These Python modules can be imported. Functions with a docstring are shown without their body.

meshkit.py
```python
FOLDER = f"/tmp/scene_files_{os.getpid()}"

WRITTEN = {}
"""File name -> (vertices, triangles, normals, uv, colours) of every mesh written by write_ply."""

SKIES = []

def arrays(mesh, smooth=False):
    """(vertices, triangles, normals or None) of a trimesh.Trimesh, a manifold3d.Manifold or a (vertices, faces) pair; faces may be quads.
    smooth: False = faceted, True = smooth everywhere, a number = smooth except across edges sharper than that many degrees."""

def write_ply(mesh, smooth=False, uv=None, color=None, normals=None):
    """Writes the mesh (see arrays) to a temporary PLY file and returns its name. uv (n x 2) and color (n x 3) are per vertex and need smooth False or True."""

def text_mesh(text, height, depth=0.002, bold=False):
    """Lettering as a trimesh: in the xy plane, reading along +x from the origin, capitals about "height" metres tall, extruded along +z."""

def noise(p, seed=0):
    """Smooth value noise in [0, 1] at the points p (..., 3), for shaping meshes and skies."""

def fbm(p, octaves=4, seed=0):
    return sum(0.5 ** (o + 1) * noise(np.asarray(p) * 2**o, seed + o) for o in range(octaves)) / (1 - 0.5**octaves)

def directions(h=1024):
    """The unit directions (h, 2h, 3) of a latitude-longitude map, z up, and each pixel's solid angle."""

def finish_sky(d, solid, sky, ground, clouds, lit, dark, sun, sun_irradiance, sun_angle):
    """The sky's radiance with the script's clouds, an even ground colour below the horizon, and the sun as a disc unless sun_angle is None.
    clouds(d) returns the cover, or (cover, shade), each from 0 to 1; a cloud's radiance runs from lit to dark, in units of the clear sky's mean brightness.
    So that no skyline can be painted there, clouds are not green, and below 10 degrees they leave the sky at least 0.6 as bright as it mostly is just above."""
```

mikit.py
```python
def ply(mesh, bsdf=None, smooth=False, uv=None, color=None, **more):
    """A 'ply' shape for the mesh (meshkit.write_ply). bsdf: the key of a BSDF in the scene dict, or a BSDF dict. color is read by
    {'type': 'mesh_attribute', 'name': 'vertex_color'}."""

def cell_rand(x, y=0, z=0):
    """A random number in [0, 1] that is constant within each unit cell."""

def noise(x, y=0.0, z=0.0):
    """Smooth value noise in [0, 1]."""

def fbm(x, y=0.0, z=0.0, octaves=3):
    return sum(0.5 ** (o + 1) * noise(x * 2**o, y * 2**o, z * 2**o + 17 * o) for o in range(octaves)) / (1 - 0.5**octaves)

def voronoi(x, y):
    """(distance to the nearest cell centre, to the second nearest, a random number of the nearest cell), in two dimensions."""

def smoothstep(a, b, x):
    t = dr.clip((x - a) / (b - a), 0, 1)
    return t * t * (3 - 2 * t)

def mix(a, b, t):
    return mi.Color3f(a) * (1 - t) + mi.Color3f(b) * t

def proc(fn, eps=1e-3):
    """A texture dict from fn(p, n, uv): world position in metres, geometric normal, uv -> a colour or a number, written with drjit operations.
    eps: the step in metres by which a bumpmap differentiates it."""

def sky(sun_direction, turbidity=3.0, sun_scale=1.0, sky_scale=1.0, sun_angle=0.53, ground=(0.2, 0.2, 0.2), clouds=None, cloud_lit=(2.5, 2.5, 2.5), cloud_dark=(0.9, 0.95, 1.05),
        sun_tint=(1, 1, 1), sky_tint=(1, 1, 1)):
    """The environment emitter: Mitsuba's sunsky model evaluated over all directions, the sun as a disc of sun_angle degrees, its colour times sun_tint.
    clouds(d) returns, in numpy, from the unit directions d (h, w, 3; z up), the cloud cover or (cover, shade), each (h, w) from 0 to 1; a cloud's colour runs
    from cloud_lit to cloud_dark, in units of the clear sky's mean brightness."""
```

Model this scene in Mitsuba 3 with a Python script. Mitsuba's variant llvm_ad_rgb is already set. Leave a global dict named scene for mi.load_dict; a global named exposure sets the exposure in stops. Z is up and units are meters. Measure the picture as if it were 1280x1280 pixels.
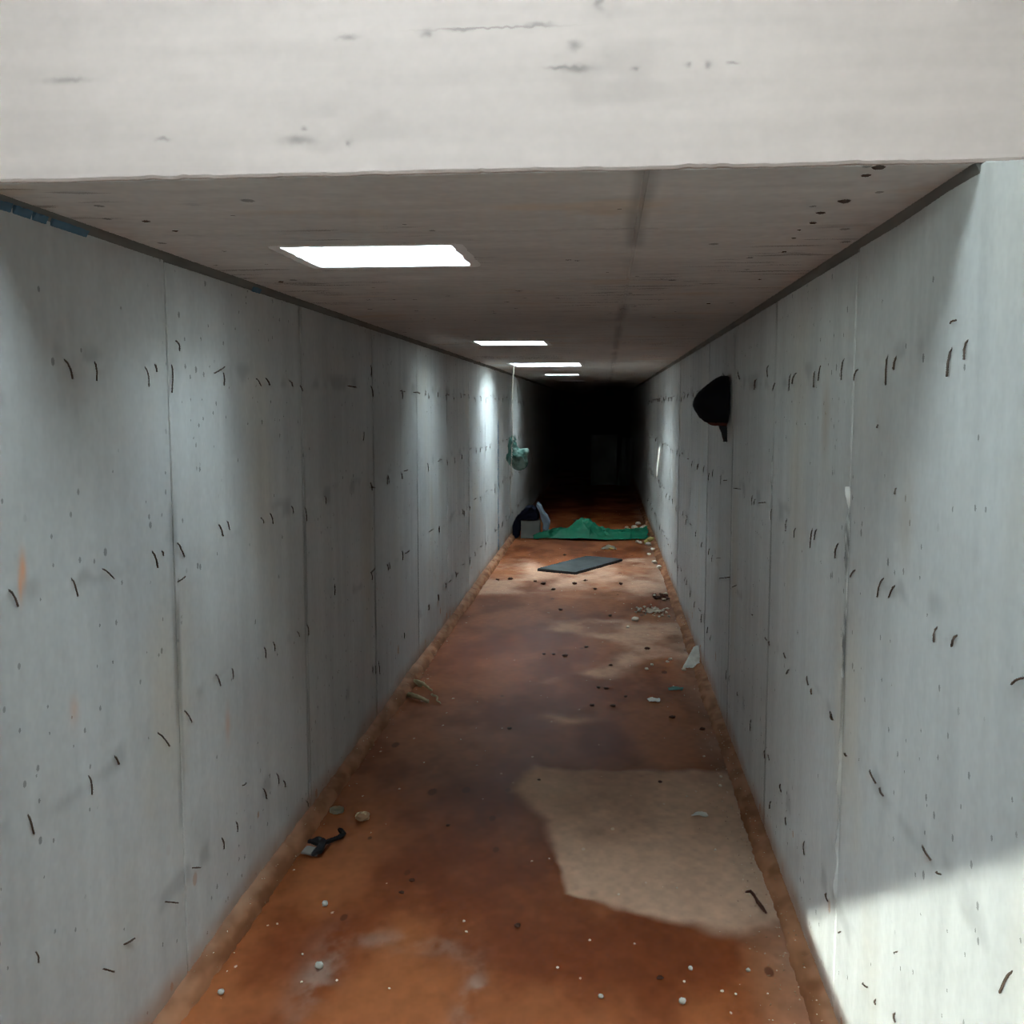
import math, random
import numpy as np, trimesh, mitsuba as mi, drjit as dr
import manifold3d as m3
from shapely.geometry import Polygon, box as sbox
import mikit, meshkit
from mikit import proc, noise, fbm, voronoi, cell_rand, smoothstep, mix

T = mi.ScalarTransform4f
rng = np.random.default_rng(7)
scene, labels = {}, {}

# ------------------------------------------------------------------ camera, sky, sun, exposure
EYE = 1.654
FOCAL = 1290.0 / 1280.0
pitch = math.atan(132 / 1290.0)
yaw = math.atan(117 / 1290.0 * math.cos(pitch))
fwd = np.array([-math.sin(yaw) * math.cos(pitch), math.cos(yaw) * math.cos(pitch), -math.sin(pitch)])
scene['camera'] = {'type': 'perspective', 'fov': 2 * math.degrees(math.atan(0.5 / FOCAL)), 'fov_axis': 'x',
                   'near_clip': 0.02, 'far_clip': 500.0,
                   'to_world': T().look_at(origin=[0, 0, EYE], target=[float(fwd[0]), float(fwd[1]), float(EYE + fwd[2])], up=[0, 0, 1])}
SUN = np.array([1.0, 1.742, -1.0])          # the way the sunlight travels: low, from behind and left of the entrance


def cloud_cover(d):
    n = meshkit.fbm(d * 2.3 + 5.0, 4, 3)
    return np.clip(0.80 + (n - 0.5) * 0.9, 0, 1), np.clip((meshkit.fbm(d * 4.1 + 9.0, 3, 7) - 0.45) * 1.5, 0, 0.6)


scene['sky'] = mikit.sky(-SUN, turbidity=3.0, sun_scale=0.047, sky_scale=1.0, ground=(0.22, 0.18, 0.14), clouds=cloud_cover,
                         cloud_lit=(2.0, 2.42, 2.50), cloud_dark=(0.96, 1.16, 1.22), sky_tint=(0.80, 1.0, 1.05), sun_tint=(0.60, 0.85, 1.20))
exposure = 7.82

XL, XR, ZC, YH, YE = -1.175, 0.625, 2.060, 1.84, 27.0
"""Inner faces of the side walls, underside of the ceiling, front of the lintel, far end of the passage."""

# ------------------------------------------------------------------ materials
def rgb(r, g, b):
    return {'type': 'rgb', 'value': [r, g, b]}


def solid(name, col, rough=0.7, spec=0.3, **more):
    scene[name] = {'type': 'principled', 'base_color': rgb(*col) if isinstance(col, tuple) else col, 'roughness': rough, 'specular': spec, **more}
    return name


def pits(u, v, scale, share, size):
    """Small air holes left in the concrete: the shade inside them painted as dark dots, one per cell."""
    d, _, r = voronoi(u * scale, v * scale * 0.8)
    return dr.select(r < share, 1 - smoothstep(size * 0.6, size, d * (0.6 + r / share)), 0.0)


def spot(a, b, ca, cb, ra, rb):
    return dr.exp(-(dr.square((a - ca) / ra) + dr.square((b - cb) / rb)))


def seam(y, first, step, width):
    s = (y - first) / step
    return 1 - smoothstep(width * 0.35, width, dr.abs(s - dr.round(s)) * step)


def wall_colour(first):
    def fn(p, n, uv):
        y, z = p.y, p.z
        big = fbm(y * 1.1 + 3 * first, z * 1.3, first * 7, 3)
        streak = fbm(y * 16, z * 1.1, 4 + first, 3)
        fine = fbm(y * 60, z * 45, 1.5, 2)
        v = 0.41 + 0.13 * (big - 0.5) + 0.10 * (streak - 0.5) + 0.06 * (fine - 0.5)
        v = v * (0.97 + 0.06 * cell_rand(dr.floor((y - first) / 1.23), first * 3))
        c = mi.Color3f(v, v * 0.995, v * 0.97)
        warm = smoothstep(0.55, 0.8, fbm(y * 2.6, z * 1.2, 9.0 + first, 3))
        c = mix(c, c * mi.Color3f(1.05, 0.96, 0.84), warm * 0.7)
        # worn, darker strips along the formwork joints, broken up with height
        sm = seam(y, first, 1.23, 0.035) * smoothstep(0.40, 0.70, fbm(y * 4, z * 3.0, 2.0, 3))
        c = c * (1 - 0.38 * sm)
        dark = 0.85 * pits(y, z, 9.0, 0.20, 0.058) + 0.8 * pits(y + 3.3, z + 1.7, 21.0, 0.16, 0.11) * smoothstep(0.35, 0.6, noise(y * 1.7, z * 1.7, 3))
        c = c * (1 - 0.55 * dr.clip(dark, 0, 1))
        # grey smears left by the ties
        row = dr.abs(z - 0.33 - 0.476 * dr.round((z - 0.33) / 0.476))
        c = c * (1 - 0.30 * 0.7 * smoothstep(0.05, 0.012, row) * smoothstep(0.56, 0.78, fbm(y * 7, z * 9, 5.0, 2)))
        # red mud splashed up from the floor
        h = 0.055 + 0.16 * fbm(y * 2.2, first, 6.0, 3)
        mud = smoothstep(1.0, 0.25, z / h) * (0.55 + 0.45 * fbm(y * 14, z * 14, 3.0, 2))
        c = mix(c, mi.Color3f(0.30, 0.145, 0.075), dr.clip(mud, 0, 1) * 0.85)
        spl = pits(y + 8.1, z, 7.0, 0.12, 0.13) * smoothstep(0.55, 0.1, z)
        c = mix(c, mi.Color3f(0.34, 0.17, 0.09), spl * 0.8)
        if first > 2.705:     # the left wall: orange rubs
            o = spot(y, z, 1.975, 1.325, 0.012, 0.035) + 0.8 * spot(y, z, 1.962, 1.29, 0.008, 0.03)
            o = o + 0.5 * spot(y, z, 3.07, 0.66, 0.02, 0.05) + 0.4 * spot(y, z, 2.15, 0.98, 0.02, 0.03)
            c = mix(c, mi.Color3f(0.55, 0.25, 0.12), dr.clip(o, 0, 1) * 0.8)
        else:
            o = 0.6 * spot(y, z, 3.02, 1.62, 0.05, 0.12) + 0.35 * spot(y, z, 2.2, 1.42, 0.05, 0.10)
            c = mix(c, mi.Color3f(0.30, 0.19, 0.09), dr.clip(o, 0, 1) * 0.6)
        return dr.maximum(c, 0.02)
    return fn


solid('concrete_left', proc(wall_colour(2.71)), 0.62, 0.35)
solid('concrete_right', proc(wall_colour(2.70)), 0.62, 0.35)


def ceiling_colour(p, n, uv):
    x, y = p.x, p.y
    v = 0.42 + 0.12 * (fbm(x * 1.6, y * 1.2, p.z, 3) - 0.5) + 0.08 * (fbm(x * 5, y * 22, 2.0, 3) - 0.5) + 0.05 * (fbm(x * 50, y * 50, 1.0, 2) - 0.5)
    c = mi.Color3f(v, v * 0.965, v * 0.91)
    j = 1 - smoothstep(0.006, 0.034, dr.abs(x - 0.068 - 0.012 * (noise(y * 3) - 0.5)))
    c = c * (1 - 0.30 * j * smoothstep(0.3, 0.65, fbm(y * 2.5, x * 3, 8.0, 3)))
    st = smoothstep(0.60, 0.76, fbm(x * 6, y * 30, 3.0, 3)) * smoothstep(0.45, 0.65, noise(x * 2.0, y * 1.5, 4.0))
    c = c * (1 - 0.40 * st)
    rust = smoothstep(0.6, 0.8, fbm(x * 3, y * 6, 11.0, 3))
    c = mix(c, c * mi.Color3f(1.02, 0.88, 0.74), rust * 0.7)
    return dr.maximum(c * (1 - 0.5 * pits(x, y, 10.0, 0.14, 0.10)), 0.02)


solid('concrete_ceiling', proc(ceiling_colour), 0.7, 0.3)

MARKS = [(-0.965, 2.236, 0.040, 0.006), (-0.453, 2.293, 0.018, 0.0045), (-0.315, 2.296, 0.011, 0.006), (-0.053, 2.230, 0.028, 0.006), (-0.090, 2.233, 0.02, 0.003),
         (0.134, 2.232, 0.006, 0.004), (0.168, 2.231, 0.006, 0.006), (-0.016, 2.338, 0.007, 0.012), (-0.545, 2.122, 0.026, 0.008), (-0.535, 2.142, 0.006, 0.004),
         (-0.791, 2.130, 0.012, 0.004), (-0.455, 2.115, 0.005, 0.005), (-0.255, 2.300, 0.02, 0.003), (0.045, 2.228, 0.006, 0.004), (0.21, 2.232, 0.01, 0.003),
         (-0.20, 2.302, 0.10, 0.002), (-0.12, 2.305, 0.02, 0.004), (-0.06, 2.268, 0.012, 0.008)]


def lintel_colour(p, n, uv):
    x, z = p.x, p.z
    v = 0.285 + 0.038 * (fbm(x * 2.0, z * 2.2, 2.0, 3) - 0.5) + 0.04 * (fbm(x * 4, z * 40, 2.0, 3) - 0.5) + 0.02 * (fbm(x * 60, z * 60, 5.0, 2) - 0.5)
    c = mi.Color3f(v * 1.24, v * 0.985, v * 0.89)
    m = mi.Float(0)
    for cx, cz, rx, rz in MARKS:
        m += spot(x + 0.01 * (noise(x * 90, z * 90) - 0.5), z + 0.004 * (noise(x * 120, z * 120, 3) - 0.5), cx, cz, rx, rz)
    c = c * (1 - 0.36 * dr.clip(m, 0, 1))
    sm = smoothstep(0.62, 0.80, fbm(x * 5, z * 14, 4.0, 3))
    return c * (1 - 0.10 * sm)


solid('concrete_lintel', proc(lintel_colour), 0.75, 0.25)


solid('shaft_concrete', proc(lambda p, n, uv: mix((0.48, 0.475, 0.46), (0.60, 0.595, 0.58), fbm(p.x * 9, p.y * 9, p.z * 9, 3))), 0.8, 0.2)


def polygon_distance(x, y, pts):
    """Signed distance to a polygon, negative inside."""
    d, s, m = mi.Float(1e9), mi.Float(1), len(pts)
    for i in range(m):
        ax, ay = pts[i]
        bx, by = pts[i - 1]
        ex, ey, wx_, wy_ = bx - ax, by - ay, x - ax, y - ay
        t = dr.clip((wx_ * ex + wy_ * ey) / (ex * ex + ey * ey), 0, 1)
        d = dr.minimum(d, dr.square(wx_ - ex * t) + dr.square(wy_ - ey * t))
        c1, c2, c3 = y >= ay, y < by, ex * wy_ > ey * wx_
        s = dr.select((c1 & c2 & c3) | (~c1 & ~c2 & ~c3), -s, s)
    return s * dr.sqrt(d)


DRY = [(-0.307, 4.645), (0.026, 4.58), (0.537, 4.647), (0.75, 4.56), (0.75, 3.30), (0.60, 3.22), (0.449, 3.151), (0.281, 3.227), (0.076, 3.317), (-0.112, 3.369),
       (-0.135, 3.602), (-0.205, 3.806), (-0.234, 4.037), (-0.387, 4.286), (-0.35, 4.484)]
PALE_BACK = [(-0.36, 6.05), (-0.25, 6.28), (0.08, 6.22), (0.25, 6.75), (0.42, 6.80), (0.75, 6.62), (0.75, 8.0), (0.20, 7.92), (-0.40, 7.90), (-0.42, 7.55), (0.05, 7.30), (0.20, 7.0), (0.0, 6.5), (-0.30, 6.2)]  # paler area of the middle floor
LIT_FAR = [(-1.2, 8.98), (-0.4, 8.93), (0.6, 8.85), (0.75, 9.3), (0.75, 11.3), (0.3, 11.2), (-0.2, 10.6), (-0.6, 10.5), (-0.85, 11.1), (-1.2, 11.0)]  # pale band with the light pool under the third skylight painted in


def floor_masks(p):
    x, y = p.x, p.y
    wx_ = x + 0.05 * (fbm(x * 7, y * 5, 2.0, 3) - 0.5)
    wy_ = y + 0.16 * (fbm(x * 6, y * 4, 7.0, 3) - 0.5)
    soft = 0.012 + 0.05 * noise(x * 2, y * 2, 5)
    near = smoothstep(soft, -soft, polygon_distance(wx_, wy_, DRY)) * (0.62 + 0.38 * smoothstep(0.25, 0.65, fbm(x * 3, y * 2.2, 3.0, 4)))
    back = smoothstep(0.09, -0.07, polygon_distance(wx_, wy_, PALE_BACK)) * (0.10 + 0.75 * smoothstep(0.25, 0.75, fbm(x * 4, y * 3, 13.0, 4)))
    far = smoothstep(0.14, -0.10, polygon_distance(wx_, wy_, LIT_FAR)) * (0.08 + 0.75 * smoothstep(0.25, 0.75, fbm(x * 3, y * 2.2, 23.0, 4)))
    slit = spot(wx_, wy_, -0.185, 5.36, 0.13, 0.07)
    grey = 0.75 * spot(wx_, wy_, -0.37, 2.74, 0.035, 0.16) + 0.55 * spot(wx_, wy_, -0.82, 2.80, 0.06, 0.22) + 0.35 * spot(wx_, wy_, -0.68, 3.0, 0.12, 0.06) + 0.35 * spot(wx_, wy_, -0.5, 2.97, 0.10, 0.05)
    grey = 0.8 * grey * smoothstep(0.30, 0.75, fbm(x * 17, y * 11, 3.0, 4))
    edge = smoothstep(0.40, 0.60, x + 0.10 * (fbm(x * 5, y * 3, 4.0, 3) - 0.5)) * (0.3 + 0.7 * fbm(x * 9, y * 6, 31.0, 3))
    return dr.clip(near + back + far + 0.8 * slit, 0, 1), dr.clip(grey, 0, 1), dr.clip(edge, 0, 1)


def floor_colour(p, n, uv):
    x, y = p.x, p.y
    dry, grey, edge = floor_masks(p)  # dry also holds the paler middle area and the painted far light
    blot = fbm(x * 3.2, y * 2.0, 2.0, 4)
    fine = fbm(x * 34, y * 26, 1.0, 3)
    mud = mix((0.150, 0.034, 0.010), (0.270, 0.083, 0.030), smoothstep(0.3, 0.72, blot))
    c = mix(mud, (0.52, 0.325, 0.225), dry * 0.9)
    c = mix(c, (0.27, 0.215, 0.165), edge * 0.55)
    c = mix(c, (0.36, 0.33, 0.28), grey * 0.8)
    c = c * (0.84 + 0.32 * fine)
    clot = pits(x, y * 0.6, 7.0, 0.10, 0.10) * (1 - dr.clip(1.6 * dry, 0, 1))
    c = mix(c, (0.075, 0.022, 0.011), clot * 0.75)
    crumb = pits(x + 5.7, y * 0.7, 16.0, 0.05, 0.09)
    return mix(c, (0.55, 0.42, 0.32), crumb * 0.8)


def floor_rough(p, n, uv):
    dry, grey, edge = floor_masks(p)
    return 0.55 + 0.30 * dr.clip(dry + grey + edge, 0, 1)


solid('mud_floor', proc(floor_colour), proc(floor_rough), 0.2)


def kerb_colour(p, n, uv):
    a = fbm(p.y * 9, p.z * 20, p.x * 9, 3)
    c = mix((0.17, 0.062, 0.028), (0.31, 0.135, 0.068), smoothstep(0.3, 0.7, a))
    return mix(c, (0.36, 0.29, 0.21), smoothstep(0.025, 0.06, p.z + 0.03 * (a - 0.5)) * 0.3)


solid('mud_kerb', proc(kerb_colour), 0.8, 0.25)


def soil_colour(p, n, uv):
    return mix((0.16, 0.13, 0.10), (0.22, 0.185, 0.15), fbm(p.x * 0.9, p.y * 0.9, p.z, 4))


solid('earth', proc(soil_colour), 0.9, 0.1)
solid('weathered_concrete', proc(lambda p, n, uv: mix((0.13, 0.125, 0.12), (0.20, 0.195, 0.185), fbm(p.x, p.y, p.z, 4))), 0.9, 0.2)
solid('joint_filler', proc(lambda p, n, uv: mix((0.085, 0.085, 0.078), (0.19, 0.185, 0.165), fbm(p.y * 5, p.x * 30, p.z * 30, 3))), 0.8, 0.2)
solid('blue_paint', proc(lambda p, n, uv: mix((0.035, 0.085, 0.13), (0.085, 0.17, 0.24), fbm(p.y * 25, p.x * 40, p.z * 40, 3))), 0.6, 0.3)
solid('rusty_wire', proc(lambda p, n, uv: mix((0.030, 0.022, 0.018), (0.075, 0.048, 0.034), fbm(p.x * 60, p.y * 60, p.z * 60, 2))), 0.6, 0.4)
solid('pale_mortar', proc(lambda p, n, uv: mix((0.13, 0.125, 0.12), (0.62, 0.61, 0.58), smoothstep(0.42, 0.72, fbm(p.y * 60, p.z * 11, p.x * 60, 3)))), 0.85, 0.2)
solid('black_rubber', (0.008, 0.008, 0.010), 0.6, 0.2)
solid('black_shell', (0.004, 0.004, 0.006), 0.75, 0.12)
solid('strap_black', (0.010, 0.011, 0.013), 0.8, 0.2)
solid('red_lining', (0.075, 0.020, 0.012), 0.8, 0.2)
solid('grey_board', proc(lambda p, n, uv: mix((0.024, 0.029, 0.030), (0.075, 0.085, 0.085), fbm(p.x * 7, p.y * 4, 2.0, 4))), 0.5, 0.4)
solid('board_edge', (0.018, 0.020, 0.022), 0.7, 0.3)
solid('grey_card', proc(lambda p, n, uv: mix((0.13, 0.13, 0.115), (0.18, 0.177, 0.155), fbm(p.x * 9, p.z * 9, 3.0, 3))), 0.8, 0.2)
scene['navy_cloth'] = {'type': 'twosided', 'bsdf': {'type': 'principled', 'base_color': rgb(0.005, 0.006, 0.014), 'roughness': 0.9, 'specular': 0.1}}
scene['blue_grey_cloth'] = {'type': 'twosided', 'bsdf': {'type': 'principled', 'base_color': proc(lambda p, n, uv: mix((0.10, 0.13, 0.17), (0.26, 0.31, 0.36), fbm(p.x * 14, p.y * 14, p.z * 14, 3))), 'roughness': 0.9, 'specular': 0.1}}
scene['green_sheet'] = {'type': 'twosided', 'bsdf': {'type': 'principled', 'base_color': proc(lambda p, n, uv: mix((0.003, 0.085, 0.042), (0.008, 0.165, 0.085), fbm(p.x * 6, p.y * 6, p.z * 20, 3))), 'roughness': 0.6, 'specular': 0.25}}
scene['green_film'] = {'type': 'principledthin', 'base_color': proc(lambda p, n, uv: mix((0.05, 0.11, 0.09), (0.26, 0.36, 0.32), smoothstep(0.35, 0.7, fbm(p.x * 14, p.y * 14, p.z * 11, 3)))), 'roughness': 0.4, 'diff_trans': 0.7}
solid('white_cord', (0.52, 0.46, 0.40), 0.8, 0.2)
solid('pale_wood', (0.72, 0.66, 0.52), 0.6, 0.3)
solid('stalk_skin', proc(lambda p, n, uv: mix((0.22, 0.17, 0.08), (0.50, 0.43, 0.27), fbm(p.x * 70, p.y * 30, p.z * 60, 3))), 0.75, 0.25)
solid('stone_tan', proc(lambda p, n, uv: mix((0.30, 0.18, 0.10), (0.62, 0.50, 0.32), smoothstep(0.4, 0.65, fbm(p.x * 40, p.y * 40, p.z * 40, 3)))), 0.7, 0.3)
solid('stone_grey', proc(lambda p, n, uv: mix((0.24, 0.23, 0.20), (0.46, 0.45, 0.40), fbm(p.x * 60, p.y * 60, p.z * 60, 3))), 0.8, 0.25)
solid('crumb_white', proc(lambda p, n, uv: mix((0.42, 0.34, 0.26), (0.74, 0.68, 0.58), fbm(p.x * 50, p.y * 50, p.z * 50, 2))), 0.85, 0.2)
solid('grit_pale', proc(lambda p, n, uv: mix((0.22, 0.13, 0.08), (0.60, 0.50, 0.40), smoothstep(0.4, 0.7, noise(p.x * 90, p.y * 90, p.z * 90)))), 0.85, 0.2)
solid('clod_dark', proc(lambda p, n, uv: mix((0.030, 0.012, 0.008), (0.085, 0.033, 0.018), fbm(p.x * 50, p.y * 50, p.z * 50, 2))), 0.75, 0.3)
scene['white_scrap'] = {'type': 'twosided', 'bsdf': {'type': 'principled', 'base_color': proc(lambda p, n, uv: mix((0.42, 0.41, 0.37), (0.66, 0.65, 0.60), fbm(p.x * 40, p.y * 40, p.z * 40, 3))), 'roughness': 0.7, 'specular': 0.3}}
scene['green_scrap'] = {'type': 'twosided', 'bsdf': {'type': 'principled', 'base_color': rgb(0.03, 0.10, 0.075), 'roughness': 0.6}}
scene['grey_scrap'] = {'type': 'twosided', 'bsdf': {'type': 'principled', 'base_color': rgb(0.22, 0.20, 0.18), 'roughness': 0.7}}
scene['clear_plastic'] = {'type': 'principledthin', 'base_color': rgb(0.62, 0.58, 0.46), 'roughness': 0.25, 'diff_trans': 0.9, 'spec_trans': 0.6}
solid('yellow_scrap', proc(lambda p, n, uv: mix((0.30, 0.22, 0.05), (0.60, 0.48, 0.16), fbm(p.x * 40, p.y * 40, p.z * 40, 2))), 0.6, 0.4)
scene['dusty_sheet'] = {'type': 'twosided', 'bsdf': {'type': 'principled', 'base_color': proc(lambda p, n, uv: mix((0.12, 0.12, 0.115), (0.30, 0.30, 0.285), fbm(p.x * 6, p.y * 6, p.z * 3, 3))), 'roughness': 0.6}}
scene['cover_film'] = {'type': 'principledthin', 'base_color': rgb(0.30, 0.30, 0.29), 'roughness': 0.6, 'diff_trans': 0.35}

# ------------------------------------------------------------------ helpers


def put(key, mesh, bsdf, smooth=False, **kw):
    scene[key] = mikit.ply(mesh, bsdf, smooth=smooth, **kw)
    return key


def numbered(name):
    if name not in scene and not any(k.startswith(name + '__') for k in scene):
        return name
    i = 1
    while True:
        k = f'{name}_{i:03d}'
        if k not in scene and not any(q.startswith(k + '__') for q in scene):
            return k
        i += 1


def child(parent, name, mesh, bsdf, smooth=False, **kw):
    k = f'{parent}__{name}'
    i = 0
    while k in scene:
        i += 1
        k = f'{parent}__{name}_{i:03d}'
    return put(k, mesh, bsdf, smooth, **kw)


def tag(key, label, category=None, group=None, kind=None):
    labels[key] = {'label': label}
    if category:
        labels[key]['category'] = category
    if group:
        labels[key]['group'] = group
    if kind:
        labels[key]['kind'] = kind


def box(x0, x1, y0, y1, z0, z1):
    b = trimesh.creation.box(extents=[x1 - x0, y1 - y0, z1 - z0])
    b.apply_translation([(x0 + x1) / 2, (y0 + y1) / 2, (z0 + z1) / 2])
    return b


def bevel_box(x0, x1, y0, y1, z0, z1, b):
    """A box with chamfered edges, as the hull of three boxes."""
    parts = [box(x0 + b * (k != 0), x1 - b * (k != 0), y0 + b * (k != 1), y1 - b * (k != 1), z0 + b * (k != 2), z1 - b * (k != 2)) for k in range(3)]
    return trimesh.util.concatenate(parts).convex_hull


def man(mesh):
    return m3.Manifold(m3.Mesh(np.asarray(mesh.vertices, np.float32), np.asarray(mesh.faces, np.uint32)))


def tri(m):
    q = m.to_mesh()
    return trimesh.Trimesh(q.vert_properties[:, :3], q.tri_verts, process=False)


def loft(rings, closed_ends=True):
    """A skin over rings (k, n, 3) of points, each ring closed."""
    rings = np.asarray(rings, float)
    k, n = rings.shape[:2]
    v, f = rings.reshape(-1, 3), []
    for a in range(k - 1):
        for b in range(n):
            c = (b + 1) % n
            f += [[a * n + b, a * n + c, (a + 1) * n + c], [a * n + b, (a + 1) * n + c, (a + 1) * n + b]]
    if closed_ends:
        v = np.vstack([v, rings[0].mean(0), rings[-1].mean(0)])
        for b in range(n):
            c = (b + 1) % n
            f += [[k * n, c, b], [k * n + 1, (k - 1) * n + b, (k - 1) * n + c]]
    m = trimesh.Trimesh(v, f, process=False)
    if m.volume < 0:
        m.invert()
    return m


def tube(path, r, n=6):
    path = np.asarray(path, float)
    r = np.broadcast_to(np.asarray(r, float), len(path))
    t = np.gradient(path, axis=0)
    t /= np.linalg.norm(t, axis=1, keepdims=True) + 1e-12
    ref = np.array([0.31, 0.22, 0.92]) if abs(t[0] @ np.array([0.31, 0.22, 0.92])) < 0.9 else np.array([1.0, 0, 0])
    rings, ang = [], np.arange(n) * 2 * np.pi / n
    for p, d, q in zip(path, t, r):
        a = np.cross(d, ref)
        a /= np.linalg.norm(a)
        b = np.cross(d, a)
        rings.append(p + q * (np.cos(ang)[:, None] * a + np.sin(ang)[:, None] * b))
    return loft(rings)


def rock(r, seed, flat=0.7, sub=2, rough=0.35):
    m = trimesh.creation.icosphere(subdivisions=sub, radius=1.0)
    v = np.array(m.vertices)
    v *= 1 + rough * (meshkit.fbm(v * 1.7 + seed * 3.7, 3, seed)[:, None] * 2 - 1)
    v *= np.array([1.0, 0.85, flat]) * r
    return trimesh.Trimesh(v, m.faces, process=False)


def set_on(mesh, x, y, rz=0.0, sink=0.001, z=0.0):
    """Turns the mesh about z and stands it at x, y on the floor."""
    c, s = math.cos(rz), math.sin(rz)
    v = np.array(mesh.vertices) @ np.array([[c, s, 0], [-s, c, 0], [0, 0, 1]])
    v += [x, y, z - sink - v[:, 2].min()]
    return trimesh.Trimesh(v, mesh.faces, process=False)


def sheet(fn, nu, nv, thick=0.004):
    """A closed thin skin: fn(u, v) -> points over [0, 1] squared, thickened along its normals."""
    u, v = np.meshgrid(np.linspace(0, 1, nu), np.linspace(0, 1, nv), indexing='ij')
    p = fn(u, v)
    du, dv = np.gradient(p, axis=0), np.gradient(p, axis=1)
    n = np.cross(du, dv)
    n /= np.linalg.norm(n, axis=-1, keepdims=True) + 1e-12
    if n[..., 2].mean() < 0:
        n = -n
    a, b = p.reshape(-1, 3), (p - n * thick).reshape(-1, 3)
    idx = np.arange(nu * nv).reshape(nu, nv)
    q = np.stack([idx[:-1, :-1], idx[1:, :-1], idx[1:, 1:], idx[:-1, 1:]], -1).reshape(-1, 4)
    f = [q, q[:, ::-1] + nu * nv]
    rim = np.concatenate([idx[:-1, 0], idx[-1, :-1], idx[:0:-1, -1], idx[0, :0:-1]])
    nxt = np.roll(rim, -1)
    f.append(np.stack([rim, rim + nu * nv, nxt + nu * nv, nxt], -1))
    q = np.vstack(f)
    m = trimesh.Trimesh(np.vstack([a, b]), np.vstack([q[:, [0, 1, 2]], q[:, [0, 2, 3]]]), process=False)
    m.fix_normals()
    return m

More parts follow.
